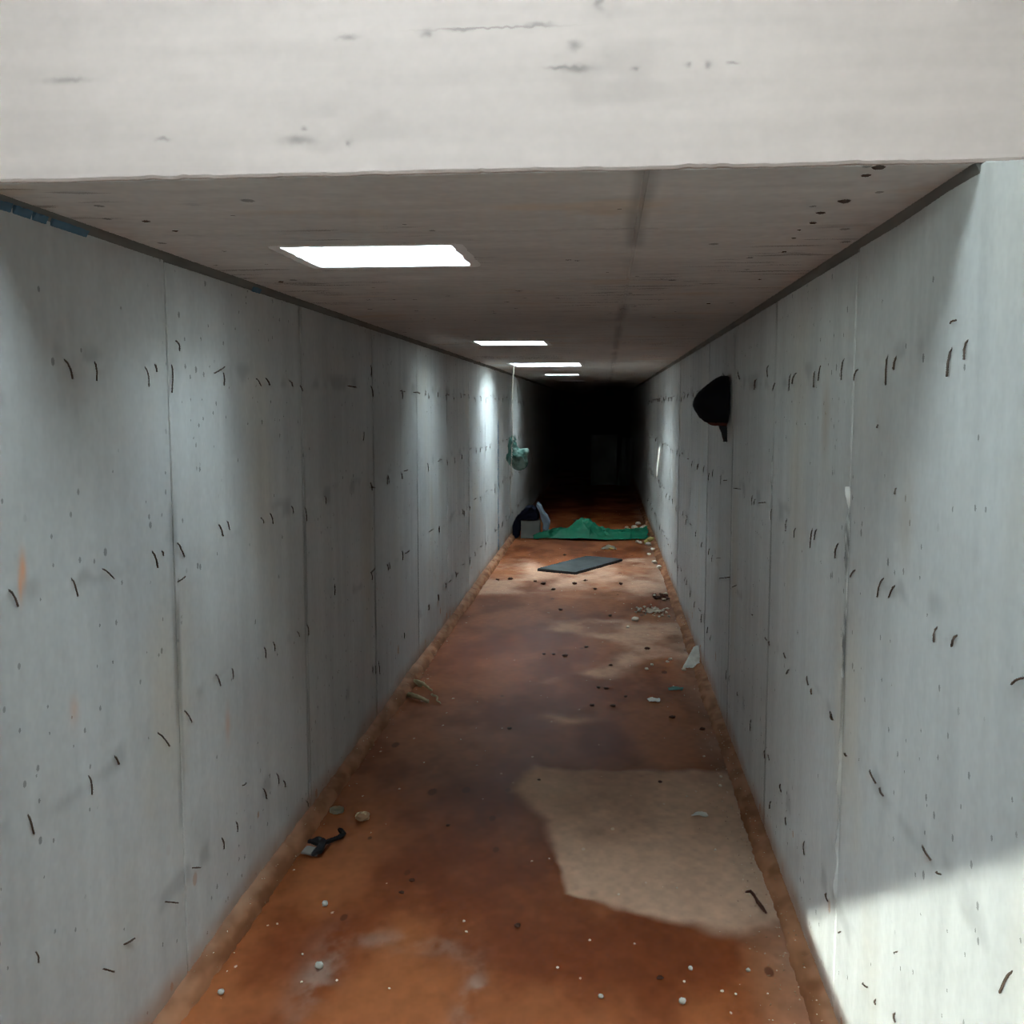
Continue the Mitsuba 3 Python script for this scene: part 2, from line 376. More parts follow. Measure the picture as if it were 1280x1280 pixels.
# ------------------------------------------------------------------ the setting: floor, walls, ceiling, lintel
def floor_mesh(x0, x1, ys, nx):
    xs = np.linspace(x0, x1, nx)
    X, Y = np.meshgrid(xs, ys, indexing='ij')
    Z = -0.005 * meshkit.fbm(np.stack([X * 3, Y * 2, 0 * X], -1), 4, 2) - 0.0015 * meshkit.fbm(np.stack([X * 25, Y * 18, 0 * X], -1), 2, 5)
    idx = np.arange(X.size).reshape(X.shape)
    q = np.stack([idx[:-1, :-1], idx[1:, :-1], idx[1:, 1:], idx[:-1, 1:]], -1).reshape(-1, 4)
    return trimesh.Trimesh(np.stack([X, Y, Z], -1).reshape(-1, 3), np.vstack([q[:, [0, 1, 2]], q[:, [0, 2, 3]]]), process=False)


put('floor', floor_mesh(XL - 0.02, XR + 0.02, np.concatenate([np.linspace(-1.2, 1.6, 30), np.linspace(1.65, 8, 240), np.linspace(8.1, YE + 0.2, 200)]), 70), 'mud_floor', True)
tag('floor', 'passage floor coated in red mud with a paler dry patch, pale areas and a painted pool of light', kind='structure')

WIDE_L = {8: 0.022, 11.285: 0.05}


def wall(side, first, joints):
    """A backing wall with proud concrete bays in front of it, one per formwork panel; the joints stay open between them."""
    name = 'wall_' + side
    s = -1 if side == 'left' else 1
    X = XL if s < 0 else XR
    mat = 'concrete_' + side
    a, b = X + s * 0.0055, X + s * 0.2
    wing = Polygon([(-9, 1.90), (0.9, 1.89), (1.49, 1.989), (YH, ZC - 0.0005), (YH, 4), (-9, 4)])      # the tops of the wings before the lintel slope down
    wing = trimesh.creation.extrude_polygon(wing, 1.0, engine='earcut')
    wing.apply_transform(np.array([[0, 0, 1, X - 0.5], [1, 0, 0, 0], [0, 1, 0, 0], [0, 0, 0, 1.0]]))
    wing = man(wing)
    put(name, tri(man(box(min(a, b), max(a, b), -1.2, YE + 0.2, -0.1, ZC + 0.002)) - wing), mat)
    tag(name, f'{side} concrete side wall of the passage, cast in bays, dotted with cut tie wires', kind='structure')
    ys = [first + 1.23 * k for k in range(-4, 20)]
    for k, (y0, y1) in enumerate(zip(ys, ys[1:])):
        g0, g1 = joints.get(round(y0, 2), 0.008) / 2, joints.get(round(y1, 2), 0.008) / 2
        off = 0.0012 * (meshkit.noise(np.array([[k * 1.7, first, 0]]))[0] - 0.5)
        e, i = X + off, X + s * 0.03
        top = ZC - 0.022 if y0 > YH else ZC
        bay = bevel_box(min(e, i), max(e, i), y0 + g0, min(y1 - g1, YE), -0.05, top, 0.0025)
        child(name, 'panel', tri(man(bay) - wing) if y0 < YH else bay, mat)
    return name


wall('left', 2.71, {5.17: 0.014, 11.32: 0.02, 7.63: 0.012})
wall('right', 2.70, {2.7: 0.014, 3.93: 0.010, 6.39: 0.04, 8.85: 0.08, 5.16: 0.012})


def wires(parent, X, s, table, rad):
    for k, (y0, z0, y1, z1) in enumerate(table):
        r = rad * (0.85 + 0.4 * rng.random())
        o = 0.003 + 0.005 * rng.random()
        bow = 0.004 * (rng.random() - 0.5)
        my, mz = (y0 + y1) / 2 + bow, (z0 + z1) / 2
        path = [(X + s * 0.012, y0, z0), (X + s * 0.0005, y0, z0), (X - s * o * 0.6, y0 * 0.85 + y1 * 0.15, z0 * 0.85 + z1 * 0.15), (X - s * o, my, mz), (X - s * (o * 0.8 + 0.001), y1, z1)]
        child(parent, 'tie_wire', tube(path, r, 5), 'rusty_wire', True)


WIRES_L = [(2.174,1.755,2.192,1.714), (2.308,1.756,2.305,1.713), (2.571,1.754,2.575,1.704), (2.629,1.762,2.630,1.744), (2.736,1.766,2.720,1.691), (2.769,1.833,2.774,1.806), (1.922,1.292,1.939,1.256), (2.163,1.274,2.176,1.233), (2.306,1.274,2.349,1.243), (2.574,1.277,2.591,1.232), (2.735,1.279,2.769,1.235), (2.726,1.172,2.765,1.180), (2.633,1.270,2.634,1.257), (2.745,0.800,2.784,0.754), (2.569,0.792,2.623,0.738), (2.327,0.812,2.340,0.787), (2.201,0.809,2.199,0.766), (1.950,0.818,1.962,0.773), (2.763,0.330,2.811,0.308), (2.577,0.320,2.641,0.285), (2.993,0.319,2.993,0.284), (3.039,1.753,3.118,1.775), (3.116,1.758,3.112,1.718), (3.418,1.747,3.449,1.723), (3.515,1.751,3.540,1.729), (3.784,1.750,3.804,1.729), (3.921,1.734,3.943,1.714), (4.656,1.748,4.817,1.743), (5.142,1.858,5.119,1.801), (4.969,1.530,4.931,1.488), (4.240,1.279,4.237,1.245), (3.044,1.294,3.063,1.256), (3.113,1.297,3.120,1.268), (3.429,1.274,3.438,1.254), (3.528,1.278,3.542,1.240), (3.780,1.279,3.782,1.252), (3.949,1.260,3.957,1.203), (4.373,0.879,4.363,0.834), (3.812,0.792,3.826,0.769), (3.433,0.820,3.431,0.783), (3.528,0.816,3.529,0.784), (2.984,0.842,3.003,0.801), (3.119,0.826,3.117,0.792), (3.947,0.791,3.944,0.746), (5.217,0.329,5.233,0.250), (3.533,0.329,3.532,0.290), (3.607,0.276,3.605,0.252), (3.384,0.331,3.404,0.286), (3.182,0.418,3.201,0.420), (3.117,0.322,3.114,0.288), (3.887,0.089,3.892,0.064), (2.335,0.330,2.381,0.321), (2.230,0.326,2.272,0.295), (1.954,0.520,1.955,0.496)]
WIRES_R = [(2.385,1.768,2.379,1.701), (2.316,1.762,2.324,1.733), (1.956,1.759,1.960,1.708), (1.874,1.769,1.873,1.735), (1.938,1.808,1.950,1.803), (2.444,1.612,2.443,1.605), (2.808,1.290,2.815,1.248), (2.614,1.248,2.641,1.226), (2.354,1.271,2.376,1.224), (2.262,1.270,2.290,1.238), (1.973,1.241,1.970,1.213), (1.863,1.250,1.871,1.228), (2.280,1.479,2.278,1.466), (1.568,1.252,1.600,1.233), (2.822,0.815,2.793,0.809), (2.657,0.762,2.624,0.766), (2.412,0.805,2.343,0.800), (2.318,0.798,2.273,0.797), (3.136,0.319,3.106,0.288), (2.006,0.800,1.943,0.799), (1.914,0.788,1.877,0.801), (2.821,0.304,2.770,0.306), (2.654,0.277,2.617,0.299), (2.403,0.284,2.345,0.307), (2.288,0.311,2.278,0.306), (2.139,0.371,2.117,0.364), (1.554,0.799,1.583,0.747), (2.137,0.509,2.136,0.504), (2.813,1.779,2.813,1.723), (2.657,1.746,2.673,1.719), (3.192,1.761,3.187,1.711), (3.111,1.773,3.120,1.729), (3.601,1.764,3.601,1.706), (3.503,1.763,3.536,1.730), (3.917,1.741,3.944,1.713), (4.101,1.811,4.068,1.767), (4.445,1.768,4.437,1.724), (4.403,1.767,4.397,1.730), (5.019,1.818,4.913,1.780), (4.446,1.277,4.418,1.239), (4.355,1.271,4.350,1.245), (4.282,1.260,4.057,1.284), (5.642,1.286,5.633,1.235), (5.543,1.263,5.329,1.279), (5.093,1.258,4.797,1.276), (6.039,1.292,6.031,1.249), (3.923,1.271,3.906,1.234), (3.596,1.270,3.585,1.229), (3.429,1.259,3.430,1.226), (3.159,1.288,3.167,1.227), (3.094,1.294,3.098,1.261), (5.989,0.798,5.983,0.764), (5.816,0.805,5.549,0.848), (5.636,0.722,5.110,0.816), (5.054,0.775,4.873,0.816), (4.383,0.777,4.327,0.785), (6.028,0.288,5.954,0.333), (4.001,0.763,3.949,0.764), (3.899,0.770,3.857,0.766), (3.587,0.803,3.532,0.797), (5.184,0.331,5.175,0.280), (5.069,0.332,5.065,0.307), (4.787,0.325,4.745,0.320), (4.328,0.337,4.320,0.289), (3.947,0.332,3.917,0.310), (3.865,0.344,3.820,0.336), (3.176,0.828,3.137,0.811), (3.101,0.809,3.079,0.799), (3.480,0.771,3.503,0.751), (2.846,0.817,2.794,0.808), (3.584,0.333,3.528,0.325), (3.461,0.263,3.432,0.246), (3.769,0.196,3.765,0.171)]


def more_wires(y_from, y_to, seed):
    g = np.random.default_rng(seed)
    out, y = [], y_from
    while y < y_to:
        for z in (0.33, 0.80, 1.265, 1.745):
            for k in range(2):
                if g.random() < 0.72:
                    a, yy = g.uniform(-0.5, 0.5), y + k * 0.07 + g.uniform(-0.05, 0.05)
                    zz = z + g.uniform(-0.015, 0.02)
                    ln = g.uniform(0.03, 0.055)
                    if g.random() < 0.4:
                        out.append((yy, zz, yy + ln * 2.2, zz + g.uniform(-0.012, 0.012)))
                    else:
                        out.append((yy, zz, yy + ln * a, zz - ln))
        y += 0.42
    return out


wires('wall_left', XL, -1, WIRES_L, 0.0020)
wires('wall_left', XL, -1, more_wires(5.05, 15.0, 3), 0.0026)
wires('wall_right', XR, 1, WIRES_R, 0.0019)
wires('wall_right', XR, 1, more_wires(6.15, 15.0, 4), 0.0024)

# rough mortar squeezed out of the near right joint, and a blue strip down a far left joint
def mortar(y, z0, z1, w, seed, X, s):
    zs = np.linspace(z0, z1, 60)
    n = meshkit.fbm(np.stack([zs * 18, zs * 0 + seed, zs * 0], -1), 3, seed)
    rings = []
    for z, q in zip(zs, n):
        fade = min(1.0, (z1 - z) / 0.15 + 0.05, (z - z0) / 0.15 + 0.05)
        ww, h = w * fade * (0.25 + 1.3 * max(q - 0.32, 0) * 2), 0.002 + 0.011 * max(q - 0.35, 0) * 2
        rings.append([(X + s * 0.01, y - ww, z), (X - s * h, y - ww * 0.4, z), (X - s * h * 0.8, y + ww * 0.4, z), (X + s * 0.01, y + ww, z)])
    return loft(rings)


child('wall_right', 'mortar', mortar(2.70, 0.95, 1.45, 0.014, 3, XR, 1), 'pale_mortar', 40)
child('wall_right', 'mortar', mortar(3.93, 1.2, 1.45, 0.008, 5, XR, 1), 'concrete_right', 40)
child('wall_right', 'mortar', mortar(2.70, 0.35, 0.9, 0.010, 8, XR, 1), 'concrete_right', 40)
child('wall_left', 'blue_strip', bevel_box(XL - 0.01, XL + 0.004, 11.30, 11.34, 0.06, 1.50, 0.001), 'blue_paint')
labels['wall_left__blue_strip'] = {'label': 'thin blue strip down a wall joint'}

put('wall_end', box(XL - 0.2, XR + 0.2, YE, YE + 0.2, -0.1, ZC + 0.3), 'weathered_concrete')
tag('wall_end', 'end wall lost in the dark at the far end of the passage', kind='structure')

# skylight openings: (x0, x1, y0, y1)
HOLES = [(-0.840, -0.392, 2.644, 3.034), (-0.830, -0.390, 6.50, 6.97), (-0.912, -0.252, 9.82, 10.66), (-0.780, -0.350, 13.20, 13.70), (-0.765, -0.352, 16.30, 16.80)]
SLAB = 0.275


def rough_rect(x0, x1, y0, y1, seed, grow=0.0, amp=0.006):
    """The outline of an opening broken through by hand: a rectangle with an uneven edge."""
    pts = []
    for (ax, ay), (bx, by) in zip([(x0, y0), (x1, y0), (x1, y1), (x0, y1)], [(x1, y0), (x1, y1), (x0, y1), (x0, y0)]):
        for t in np.arange(0, 1, 1 / 26):
            pts.append((ax + (bx - ax) * t, ay + (by - ay) * t))
    pts = np.array(pts)
    n = np.stack([meshkit.fbm(np.c_[pts * 30, np.full(len(pts), seed)], 3, seed), meshkit.fbm(np.c_[pts * 30, np.full(len(pts), seed + 5)], 3, seed + 1)], 1) - 0.5
    pts = pts + n * 2 * amp
    return Polygon(pts).buffer(grow)


def prism(poly, z0, z1):
    m = trimesh.creation.extrude_polygon(poly, z1 - z0, engine='earcut')
    m.apply_translation([0, 0, z0])
    return man(m)


cut = m3.Manifold()
for k, h in enumerate(HOLES):
    cut = cut + prism(rough_rect(*h, seed=k + 2, grow=0.0), ZC - 0.2, ZC + 0.6)
wide = m3.Manifold()
for k, h in enumerate(HOLES):
    wide = wide + prism(rough_rect(*h, seed=k + 2, grow=0.03), ZC - 0.2, ZC + 0.6)
put('ceiling', tri(man(box(XL - 0.2, XR + 0.2, YH + 0.005, YE + 0.2, ZC + 0.003, ZC + SLAB)) - wide), 'concrete_ceiling')
tag('ceiling', 'concrete ceiling slab of the passage with a row of square openings', kind='structure')
cy = [YH + 0.010] + [2.44 + 1.23 * k for k in range(20)] + [YE]
for y0, y1 in zip(cy, cy[1:]):
    for x0, x1, gx in ((XL + 0.012, 0.068, (0, 0.004)), (0.068, XR - 0.012, (0.004, 0))):
        m = man(bevel_box(x0 + gx[0], x1 - gx[1], y0 + 0.0012, y1 - 0.0012, ZC, ZC + 0.02, 0.0012)) - wide
        if not m.is_empty():
            child('ceiling', 'panel', tri(m), 'concrete_ceiling')
for k, h in enumerate(HOLES):
    ring = prism(rough_rect(*h, seed=k + 2, grow=0.0295), ZC + 0.0005, ZC + SLAB + 0.03) - prism(rough_rect(*h, seed=k + 2), ZC - 0.1, ZC + 0.6)
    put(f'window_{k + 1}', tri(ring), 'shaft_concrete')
    tag(f'window_{k + 1}', ['first and largest square skylight opening from the entrance', 'second skylight opening from the entrance', 'third skylight opening, a cord hanging from its rim',
                            'fourth small skylight opening from the entrance', 'last dim skylight opening before the dark'][k], kind='structure')
h = HOLES[4]
child('window_5', 'cover', box(h[0] - 0.02, h[1] + 0.02, h[2] - 0.02, h[3] + 0.02, ZC + SLAB + 0.03, ZC + SLAB + 0.034), 'cover_film')
CHIPS = [(0.46, 1.86, 0.012), (0.454, 1.92, 0.009), (0.468, 2.15, 0.013), (0.448, 2.275, 0.010), (0.455, 2.396, 0.008), (0.442, 2.49, 0.005), (0.45, 2.606, 0.006), (0.465, 2.83, 0.007), (0.489, 3.424, 0.007),
         (-1.011, 2.243, 0.009), (-0.999, 2.371, 0.007), (-1.06, 3.35, 0.010), (0.40, 4.2, 0.008)]
for k, (x, y, r) in enumerate(CHIPS):
    m = rock(r, k + 40, 0.35, 1, 0.4)
    m.apply_translation([x, y, ZC])
    child('ceiling', 'form_chip', m, 'rusty_wire', True)

# the joints between wall and ceiling, filled in grey, with rests of blue paint on the left
for i, (X, s, side) in enumerate(((XL, -1, 'left'), (XR, 1, 'right'))):
    ys = np.linspace(YH + 0.01, YE, 160)
    q = meshkit.fbm(np.stack([ys * 4, ys * 0 + i * 9, ys * 0], -1), 3, 2)
    rings = [[(X + s * 0.02, y, ZC - 0.026), (X + s * (0.004 - 0.006 * (a - 0.5)), y, ZC - 0.024), (X - s * (0.006 + 0.006 * (a - 0.5)), y, ZC - 0.004), (X - s * 0.012, y, ZC + 0.004), (X + s * 0.02, y, ZC + 0.004)] for y, a in zip(ys, q)]
    put(f'trim_{i + 1}', loft(rings), 'joint_filler', 30)
    tag(f'trim_{i + 1}', f'grey filled joint between the {side} wall and the ceiling', kind='structure')
for y0, y1 in ((1.86, 1.99), (2.00, 2.06), (2.14, 2.29), (3.40, 3.47), (2.07, 2.12)):
    ys = np.linspace(y0, y1, 14)
    q = meshkit.fbm(np.stack([ys * 40, ys * 0, ys * 0], -1), 3, 7)
    rings = [[(XL - 0.004, y, ZC - 0.026), (XL + 0.0015, y, ZC - 0.025), (XL + 0.0095 + 0.004 * (a - 0.5), y, ZC - 0.007 - 0.008 * a), (XL - 0.004, y, ZC - 0.006)] for y, a in zip(ys, q)]
    child('trim_1', 'blue_paint', loft(rings), 'blue_paint', 40)

# mud kerbs where the walls meet the floor
def kerb(X, s, w, h, seed):
    ys = np.concatenate([np.arange(1.0, 7, 0.015), np.arange(7, 20, 0.06)])
    z0 = ys * 0
    a, b, c = (meshkit.fbm(np.stack([ys * f, z0 + seed, z0], -1), 4, seed + k) for k, f in enumerate((1.5, 9.0, 20.0)))
    rings, d = [], meshkit.fbm(np.stack([ys * 42, z0 + seed, z0], -1), 3, seed + 9) - 0.5
    e = meshkit.fbm(np.stack([ys * 33, z0 + seed + 4, z0], -1), 3, seed + 11) - 0.5
    for y, p, q, r, t, u in zip(ys, a, b, c, d, e):
        ww, hh = w * (0.7 + 0.5 * p + 0.10 * (q - 0.5)), h * (0.65 + 0.55 * p + 0.20 * (r - 0.5))
        rings.append([(X + s * 0.01, y, -0.02), (X - s * ww * (1 + 0.25 * t), y, -0.012), (X - s * ww * (0.93 + 0.25 * t), y, 0.004 + 0.003 * r), (X - s * ww * 0.62, y, hh * (0.5 + 0.2 * p + 0.12 * q + 0.35 * t)), (X - s * ww * 0.22, y, hh * (0.9 + 0.12 * (r - 0.5) + 0.40 * u)), (X + s * 0.01, y, hh * 1.15)])
    return loft(rings)


put('baseboard_left', kerb(XL, -1, 0.062, 0.050, 3), 'mud_kerb', 50)
tag('baseboard_left', 'ridge of red mud along the foot of the left wall', kind='structure')
put('baseboard_right', kerb(XR, 1, 0.066, 0.040, 6), 'mud_kerb', 50)
tag('baseboard_right', 'ridge of red mud along the foot of the right wall', kind='structure')

# the lintel over the mouth, its lower edge chipped
xs = np.linspace(-3.0, 2.6, 700)
q1 = meshkit.fbm(np.stack([xs * 9, xs * 0, xs * 0], -1), 4, 3) - 0.5
q2 = meshkit.fbm(np.stack([xs * 45, xs * 0, xs * 0], -1), 3, 5)
rings = []
for x, a, b in zip(xs, q1, q2):
    e = 0.004 * a + 0.010 * max(b - 0.60, 0)
    rings.append([(x, YH, 2.62), (x, YH, ZC + 0.004 + e + 0.002), (x, YH + 0.003, ZC + 0.001 + e), (x, YH + 0.018, ZC + 0.001), (x, YH + 0.20, ZC + 0.001), (x, YH + 0.20, 2.62)])
lint = tri(man(loft(rings)) - man(box(XL - 0.2, XR + 0.2, YH + 0.015, YH + 1, ZC - 0.01, ZC + SLAB)) - man(box(-4, XL - 0.205, 0, 4, 1, ZC + 0.001)) )
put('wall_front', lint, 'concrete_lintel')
tag('wall_front', 'pale concrete lintel beam above the mouth of the passage', kind='structure')

# ------------------------------------------------------------------ what stands outside the frame: earth, steps, and an added shelter and block that shape the light
G = 1.90
put('ground', trimesh.util.concatenate([
    box(-40, XL - 0.2, -40, YH + 0.2, G - 0.3, G), box(XR + 0.2, 40, -40, YH + 0.2, G - 0.3, G), box(XL - 0.2, XR + 0.2, -40, -5.2, G - 0.3, G),
    box(-40, XL - 0.2, YH + 0.2, 60, G - 0.3, ZC + SLAB), box(XR + 0.2, 40, YH + 0.2, 60, G - 0.3, ZC + SLAB), box(XL - 0.2, XR + 0.2, YE + 0.2, 60, G - 0.3, ZC + SLAB)]), 'earth')
tag('ground', 'bare earth around the passage entrance', kind='structure')
n = 13
st = [box(XL, XR, -1.2 - 0.31 * (k + 1), -1.2 - 0.31 * k + 0.02, -0.1, G * (k + 1) / n) for k in range(n)]
put('stairs', trimesh.util.concatenate(st + [box(XL - 0.2, XL, -5.3, -1.2, -0.1, G - 0.01), box(XR, XR + 0.2, -5.3, -1.2, -0.1, G - 0.01)]), 'weathered_concrete')
tag('stairs', 'concrete steps leading down into the passage', kind='structure')
put('added_building', trimesh.util.concatenate([box(-5.0, 14, -16, -9.5, G - 0.05, 9.0), box(-5.1, 14.2, -16.2, -9.3, 9.0, 9.3), box(-24, -10.6, -16, -9.5, G - 0.05, 9.0)]), 'weathered_concrete')  # made up, out of view: blocks part of the low sky
tag('added_building', 'plain unseen block behind the steps, added to cut the sky light', kind='structure')
added_shelter = trimesh.util.concatenate([box(-3.6, 2.2, -3.02, 0.15, 3.60, 3.80), box(-3.6, 2.2, 1.30, YH + 0.2, 3.60, 3.80), box(-3.6, -0.74, 0.14, 1.31, 3.60, 3.80), box(0.18, 2.2, 0.14, 1.31, 3.60, 3.80)])  # rear edge bounds the sun patch; walls and opening added to shape the light
put('added_shelter', trimesh.util.concatenate([added_shelter, box(-3.6, 2.2, YH + 0.02, YH + 0.2, ZC + SLAB, 3.62), box(0.62, 2.2, -3.02, -2.84, G - 0.05, 3.62), box(-3.6, -3.42, -2.5, YH + 0.2, G - 0.05, 3.62), box(2.02, 2.2, -2.5, YH + 0.2, G - 0.05, 3.62)] + [box(x - 0.12, x + 0.12, y - 0.12, y + 0.12, G - 0.05, 3.62) for x in (-3.3, 1.9) for y in (-2.7, -0.3)]), 'weathered_concrete')
tag('added_shelter', 'unseen concrete shelter over the steps, its walls and opening added to shape the light', kind='structure')

# ------------------------------------------------------------------ things in the passage
# dark board
cs = np.array([(-0.655, 10.331), (-0.178, 11.268), (0.195, 11.035), (-0.319, 10.085)])
c0, ex, ey = cs.mean(0), None, None
ang = math.atan2(*(cs[1] - cs[0])[::-1])
L_, W_ = np.linalg.norm(cs[1] - cs[0]), np.linalg.norm(cs[2] - cs[1])
b = bevel_box(-L_ / 2, L_ / 2, -W_ / 2, W_ / 2, 0, 0.024, 0.003)
put('floor_board__top', set_on(bevel_box(-L_ / 2 + .004, L_ / 2 - .004, -W_ / 2 + .004, W_ / 2 - .004, 0.006, 0.027, 0.002), *c0, ang, 0, 0.004), 'grey_board')
put('floor_board__edge', set_on(b, *c0, ang, 0.003), 'board_edge')
tag('floor_board', 'flat dark grey rectangular board lying on the muddy floor', 'board')
labels['floor_board__edge'] = {'label': 'blackish cut edge'}

# box with clothes over it
bx0, bx1, by0, by1, bh = -1.050, -0.815, 12.88, 13.11, 0.225
put('cardboard_box__body', bevel_box(bx0, bx1, by0, by1, 0.0, bh, 0.004), 'grey_card')
put('cardboard_box__flap', bevel_box(bx0 + .005, bx1 - .005, by0 - 0.004, by0 - 0.001, bh - 0.06, bh - 0.005, 0.0005), 'grey_card')
tag('cardboard_box', 'grey box on the floor under dark clothes by the left wall', 'box')


def heap_of_cloth(outline, y0, y1, seed, amp):
    """A soft solid: an outline in x and z, carried from y0 to y1, crumpled and rounded off."""
    m = trimesh.creation.extrude_polygon(Polygon(outline).buffer(0.006), y1 - y0, engine='earcut')
    m.apply_transform(np.array([[1, 0, 0, 0], [0, 0, -1, y1], [0, 1, 0, 0], [0, 0, 0, 1.0]]))
    v, f = trimesh.remesh.subdivide_to_size(m.vertices, m.faces, 0.022)
    m = trimesh.Trimesh(v, f)
    trimesh.smoothing.filter_taubin(m, iterations=14)
    v = np.array(m.vertices)
    n = meshkit.fbm(v * 11 + seed, 3, seed) - 0.5
    v = v + amp * n[:, None] * np.array(m.vertex_normals) * 2
    v[:, 2] = np.maximum(v[:, 2], 0.002)
    return trimesh.Trimesh(v, m.faces, process=False)


put('dark_clothes', heap_of_cloth([(-1.115, 0.0), (-1.145, 0.05), (-1.15, 0.15), (-1.115, 0.25), (-1.05, 0.32), (-0.985, 0.385), (-0.915, 0.395), (-0.87, 0.36), (-0.84, 0.30), (-0.84, 0.245), (-1.062, 0.245), (-1.072, 0.11), (-1.085, 0.02)], by0 - 0.03, by1 + 0.03, 4, 0.014), 'navy_cloth', True)
tag('dark_clothes', 'dark navy clothes heaped over the grey box', 'clothes')
put('draped_cloth', heap_of_cloth([(-0.850, 0.43), (-0.815, 0.41), (-0.775, 0.32), (-0.725, 0.27), (-0.70, 0.19), (-0.715, 0.10), (-0.745, 0.06), (-0.765, 0.10), (-0.762, 0.19), (-0.79, 0.245), (-0.80, 0.31), (-0.822, 0.375), (-0.85, 0.41)], by0 - 0.005, by1 + 0.02, 9, 0.010), 'blue_grey_cloth', True)
tag('draped_cloth', 'crumpled blue-grey cloth hanging beside the dark clothes on the box', 'cloth')

# green sheet across the floor
def tarp(u, v):
    x = -0.885 + 1.43 * u
    front = 12.73 + 0.05 * np.sin(u * 9) + 0.06 * (u > 0.85)
    prof = np.interp(u, [0, .06, .16, .28, .36, .42, .48, .54, .62, .75, .88, .95, 1.0], [.05, .10, .125, .10, .20, .27, .26, .17, .105, .085, .075, .095, .13])
    n = meshkit.fbm(np.stack([u * 11, v * 4, u * 0], -1), 4, 6) - 0.5
    f = 0.35 - np.abs(meshkit.fbm(np.stack([u * 17 + v * 5, v * 6, u * 0 + 2], -1), 3, 2) - 0.5) * 3.2
    y = front + (0.11 + 0.64 * np.clip((u - 0.14) / 0.10, 0, 1)) * v + 0.10 * n * v * (u > 0.15)
    z = 0.008 + prof * np.clip(np.sin(np.pi * np.clip(v * 0.92 + 0.02, 0, 1)), 0, 1) ** 0.8 * (0.85 + 0.5 * n) + 0.045 * f * np.sin(np.pi * v) * np.clip(u * 8, 0.2, 1)
    return np.stack([x + 0.03 * f, y, np.maximum(z, 0.006)], -1)


put('plastic_sheet', sheet(tarp, 130, 40, 0.004), 'green_sheet', True)
tag('plastic_sheet', 'crumpled green plastic sheet lying across the passage floor', 'sheet')

# cord from the third opening, and the bag tied to it
zs = np.linspace(ZC + 0.06, 0.60, 50)
wob = meshkit.fbm(np.stack([zs * 3, zs * 0, zs * 0], -1), 3, 3) - 0.5
put('hanging_cord', tube(np.stack([-0.886 + 0.030 * wob - 0.012 * (zs < 1.3), 9.84 + 0.02 * wob, zs], 1), 0.0042, 6), 'white_cord', True)
tag('hanging_cord', 'thin pale cord hanging from the third ceiling opening', 'cord')

def ball(x, y, z, r):
    return m3.Manifold.sphere(r, 20).translate([x, y, z])


bag = m3.Manifold()
for grp in ([(-0.845, 9.935, 1.15, 0.095), (-0.815, 9.935, 1.115, 0.075)], [(-0.845, 9.935, 1.15, 0.09), (-0.755, 9.925, 1.225, 0.030)], [(-0.86, 9.935, 1.17, 0.075), (-0.905, 9.945, 1.335, 0.022)], [(-0.85, 9.935, 1.17, 0.07), (-0.905, 9.935, 1.165, 0.05)], [(-0.90, 9.935, 1.22, 0.03), (-0.925, 9.935, 1.32, 0.012)]):
    bag = bag + m3.Manifold.batch_hull([ball(*q) for q in grp])
m = tri(bag.refine_to_length(0.010))
m = trimesh.Trimesh(m.vertices, m.faces)
trimesh.smoothing.filter_taubin(m, iterations=12)
v = np.array(m.vertices)
fold = meshkit.fbm(v * [30, 30, 16] + 9, 3, 8)[:, None] - 0.5
put('plastic_bag__body', trimesh.Trimesh(v + 0.035 * fold * np.array(m.vertex_normals), m.faces, process=False), 'green_film', True)
put('plastic_bag__knot', tube([(-0.862, 9.935, 1.33), (-0.872, 9.92, 1.36), (-0.884, 9.89, 1.375), (-0.893, 9.858, 1.37), (-0.893, 9.856, 1.35)], [.012, .008, .006, .006, .004], 7), 'green_film', True)
tag('plastic_bag', 'crumpled translucent green plastic bag tied to the hanging cord', 'bag')

# helmet hung on the right wall
zs = np.linspace(0, 1, 26)
prof = np.array([(1.808, 0.035, 0.045), (1.790, 0.066, 0.075), (1.755, 0.112, 0.105), (1.720, 0.149, 0.122), (1.690, 0.166, 0.128), (1.660, 0.171, 0.128), (1.630, 0.158, 0.124), (1.600, 0.138, 0.112), (1.580, 0.115, 0.098), (1.572, 0.100, 0.085)])
t = np.linspace(0, 1, len(prof))
rings = []
ang = np.linspace(0, np.pi, 28)
for q in zs:
    z, a, bb = (np.interp(q, t, prof[:, k]) for k in range(3))
    arc = np.stack([XR - 0.012 - a * np.sin(ang) ** 0.9, 5.36 - bb * np.cos(ang), np.full(28, z)], -1)
    rings.append(arc)
put('helmet__shell', loft(rings), 'black_shell', 50)
rr = [np.stack([XR - 0.014 - k * np.sin(ang), 5.36 - 0.92 * k * np.cos(ang) * 0.85, np.full(28, z)], -1) for k, z in ((0.098, 1.573), (0.086, 1.562), (0.060, 1.556))]
put('helmet__lining', loft(rr), 'red_lining', 50)
put('helmet__strap', loft([[(XR - d - w, 5.32 + o, z), (XR - d, 5.32 + o, z), (XR - d, 5.325 + o, z), (XR - d - w, 5.325 + o, z)] for d, w, o, z in ((0.012, 0.050, 0, 1.585), (0.012, 0.042, -.004, 1.555), (0.010, 0.030, -.006, 1.52), (0.010, 0.022, -.004, 1.49), (0.012, 0.016, 0, 1.475))]), 'strap_black')
put('helmet__strap_001', loft([[(XR - d - w, 5.345 + o, z), (XR - d, 5.345 + o, z), (XR - d, 5.35 + o, z), (XR - d - w, 5.35 + o, z)] for d, w, o, z in ((0.012, 0.050, 0, 1.585), (0.010, 0.034, .004, 1.55), (0.006, 0.020, .006, 1.51), (0.005, 0.012, .004, 1.476))]), 'strap_black')
